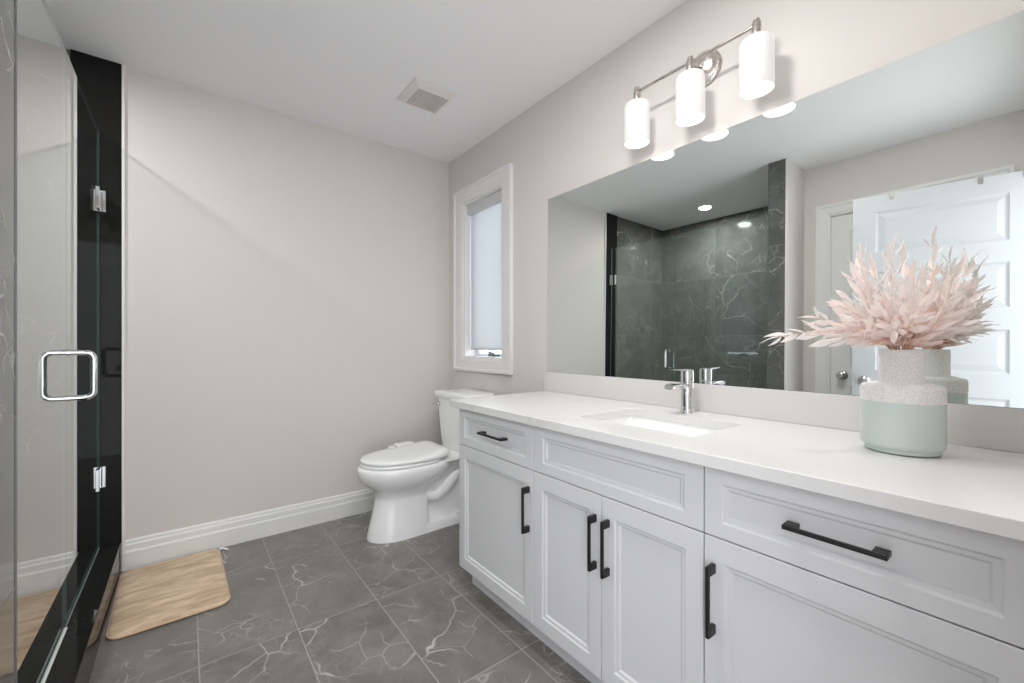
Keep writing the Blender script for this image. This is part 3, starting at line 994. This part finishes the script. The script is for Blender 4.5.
b.loft([slab(0.05, 0.10, 0.46, 0.062, 0.066), slab(0.20, 0.08, 0.46, 0.060, 0.066), slab(0.30, 0.06, 0.46, 0.075, 0.10), slab(0.375, 0.045, 0.44, 0.10, 0.150), slab(0.404, 0.035, 0.40, 0.135, 0.165), slab(0.414, 0.04, 0.38, 0.130, 0.158)])
for sg in (1, -1):
    b.tube([P(0.45, sg * 0.044, 0.235), P(0.41, sg * 0.058, 0.195), P(0.36, sg * 0.070, 0.185), P(0.30, sg * 0.074, 0.225), P(0.24, sg * 0.072, 0.290), P(0.19, sg * 0.066, 0.325), P(0.13, sg * 0.058, 0.31), P(0.10, sg * 0.05, 0.24), P(0.10, sg * 0.05, 0.10)], 0.034, 16)
b.build('trapway', 'porcelain', tl, smooth=True, auto=60)
for sg in (1, -1):
    B().lathe([(0.016, 0.056), (0.016, 0.062), (0.011, 0.070), (0.003, 0.073)], (XR - 0.215, TY + sg * 0.098, 0), 'Z', 16).build('bolt_cap', 'plastic', tl, smooth=True)
b = B()
b.loft([egg(0.410, 0.315, 0.782, 0.172, 3.2), egg(0.414, 0.31, 0.786, 0.176, 3.2), egg(0.424, 0.31, 0.786, 0.176, 3.2), egg(0.428, 0.315, 0.782, 0.172, 3.2)])
b.build('seat', 'plastic', tl, smooth=True, auto=50)
b = B()
def lidring(z, ins, rise):
    r_ = egg(z, 0.302 + ins, 0.784 - ins, 0.176 - ins, 5.5)
    out_ = []
    for x, y, zz in r_:
        l = XR - x
        out_.append((x, y, zz + rise * max(0.0, (0.52 - l) / 0.22) ** 1.6))
    return out_
b.loft([lidring(0.4305, 0.006, 0.0), lidring(0.434, 0.001, 0.002), lidring(0.444, 0.0, 0.016), lidring(0.450, 0.004, 0.022), lidring(0.4535, 0.014, 0.026), lidring(0.456, 0.05, 0.027), lidring(0.457, 0.10, 0.026)])
b.build('lid', 'plastic', tl, smooth=True, auto=50)
for sg in (1, -1):
    B().lathe([(0.013, sg * 0.05), (0.013, sg * 0.10)], (XR - 0.288, TY, 0.430), 'Y', 16).build('hinge', 'plastic', tl, smooth=True, auto=40)
b = B()
b.box(XR - 0.50, XR - 0.385, TY + 0.180, TY + 0.240, 0.412, 0.462)
b.lathe([(0.024, 0.412), (0.024, 0.440), (0.020, 0.449), (0.012, 0.453), (0.003, 0.454)], (XR - 0.526, TY + 0.212, 0), 'Z', 20)
b.build('side_control', 'plastic', tl, bevel=0.006)['label'] = 'white control with round knob beside the seat'
b = B()
def tank_ring(z, l1, hw, r=0.035):
    return [P(l, y, zz) for l, y, zz in [((0.018 + l1) / 2 + (p[0]), p[1], z) for p in [(q_[0], q_[1]) for q_ in rrect(0, 0, (l1 - 0.018) / 2, hw, r, 0)]]]
b.loft([tank_ring(0.4145, 0.195, 0.170), tank_ring(0.425, 0.200, 0.178), tank_ring(0.50, 0.206, 0.185), tank_ring(0.62, 0.213, 0.194), tank_ring(0.742, 0.219, 0.200)])
b.build('tank', 'porcelain', tl, smooth=True, auto=50)
b = B()
b.loft([tank_ring(0.7425, 0.228, 0.208), tank_ring(0.748, 0.236, 0.216, 0.04), tank_ring(0.772, 0.240, 0.220, 0.042), tank_ring(0.782, 0.236, 0.216, 0.04), tank_ring(0.787, 0.222, 0.203, 0.035)])
b.build('tank_lid', 'porcelain', tl, smooth=True, auto=50)
b = B()
b.lathe([(0.014, 0.0), (0.014, -0.008), (0.008, -0.012)], (XR - 0.217, TY + 0.155, 0.700), 'X', 16)
b.tube([(XR - 0.231, TY + 0.150, 0.700), (XR - 0.236, TY + 0.175, 0.698), (XR - 0.236, TY + 0.212, 0.693)], 0.006, 10)
b.build('flush_lever', 'chrome', tl, smooth=True, auto=40)

# ------------------------------------------------------------------ bath mat
mtg = thing('bath_mat', (-0.05, 2.42, 0), 'rectangular beige plush bath mat on the floor beside the shower curb', 'bath mat')
RM = Matrix.Translation((-0.046, 2.424, 0)) @ Matrix.Rotation(R(1.0), 4, 'Z')
b = B()
hx, hy = 0.190, 0.298
b.loft([rrect(0, 0, hx - 0.004, hy - 0.004, 0.045, 0.0005, 8), rrect(0, 0, hx, hy, 0.048, 0.004, 8), rrect(0, 0, hx, hy, 0.048, 0.010, 8), rrect(0, 0, hx - 0.008, hy - 0.008, 0.043, 0.014, 8), rrect(0, 0, hx - 0.016, hy - 0.016, 0.038, 0.0125, 8), rrect(0, 0, hx - 0.024, hy - 0.024, 0.034, 0.016, 8), rrect(0, 0, hx - 0.05, hy - 0.05, 0.02, 0.0175, 8)])
b.build('mat_pad', 'plush', mtg, smooth=True, matrix=RM)
b = B()
loop = rrect(0, 0, hx + 0.001, hy + 0.001, 0.048, 0.0065, 8)
b.tube(loop + [loop[0]], 0.0042, 8, cap=False)
b.build('mat_piping', 'piping', mtg, smooth=True, matrix=RM)
b = B()
b.loft([[(0.147 + t_, 2.708 + s_ * 0.012 - t_ * 0.5, z_ + dz) for s_, dz in ((-1, 0), (1, 0), (1, 0.001), (-1, 0.001))] for t_, z_ in ((-0.006, 0.008), (0.008, 0.011), (0.022, 0.006), (0.032, 0.002))])
b.build('care_tag', 'tag', mtg)['label'] = 'small white care tag'
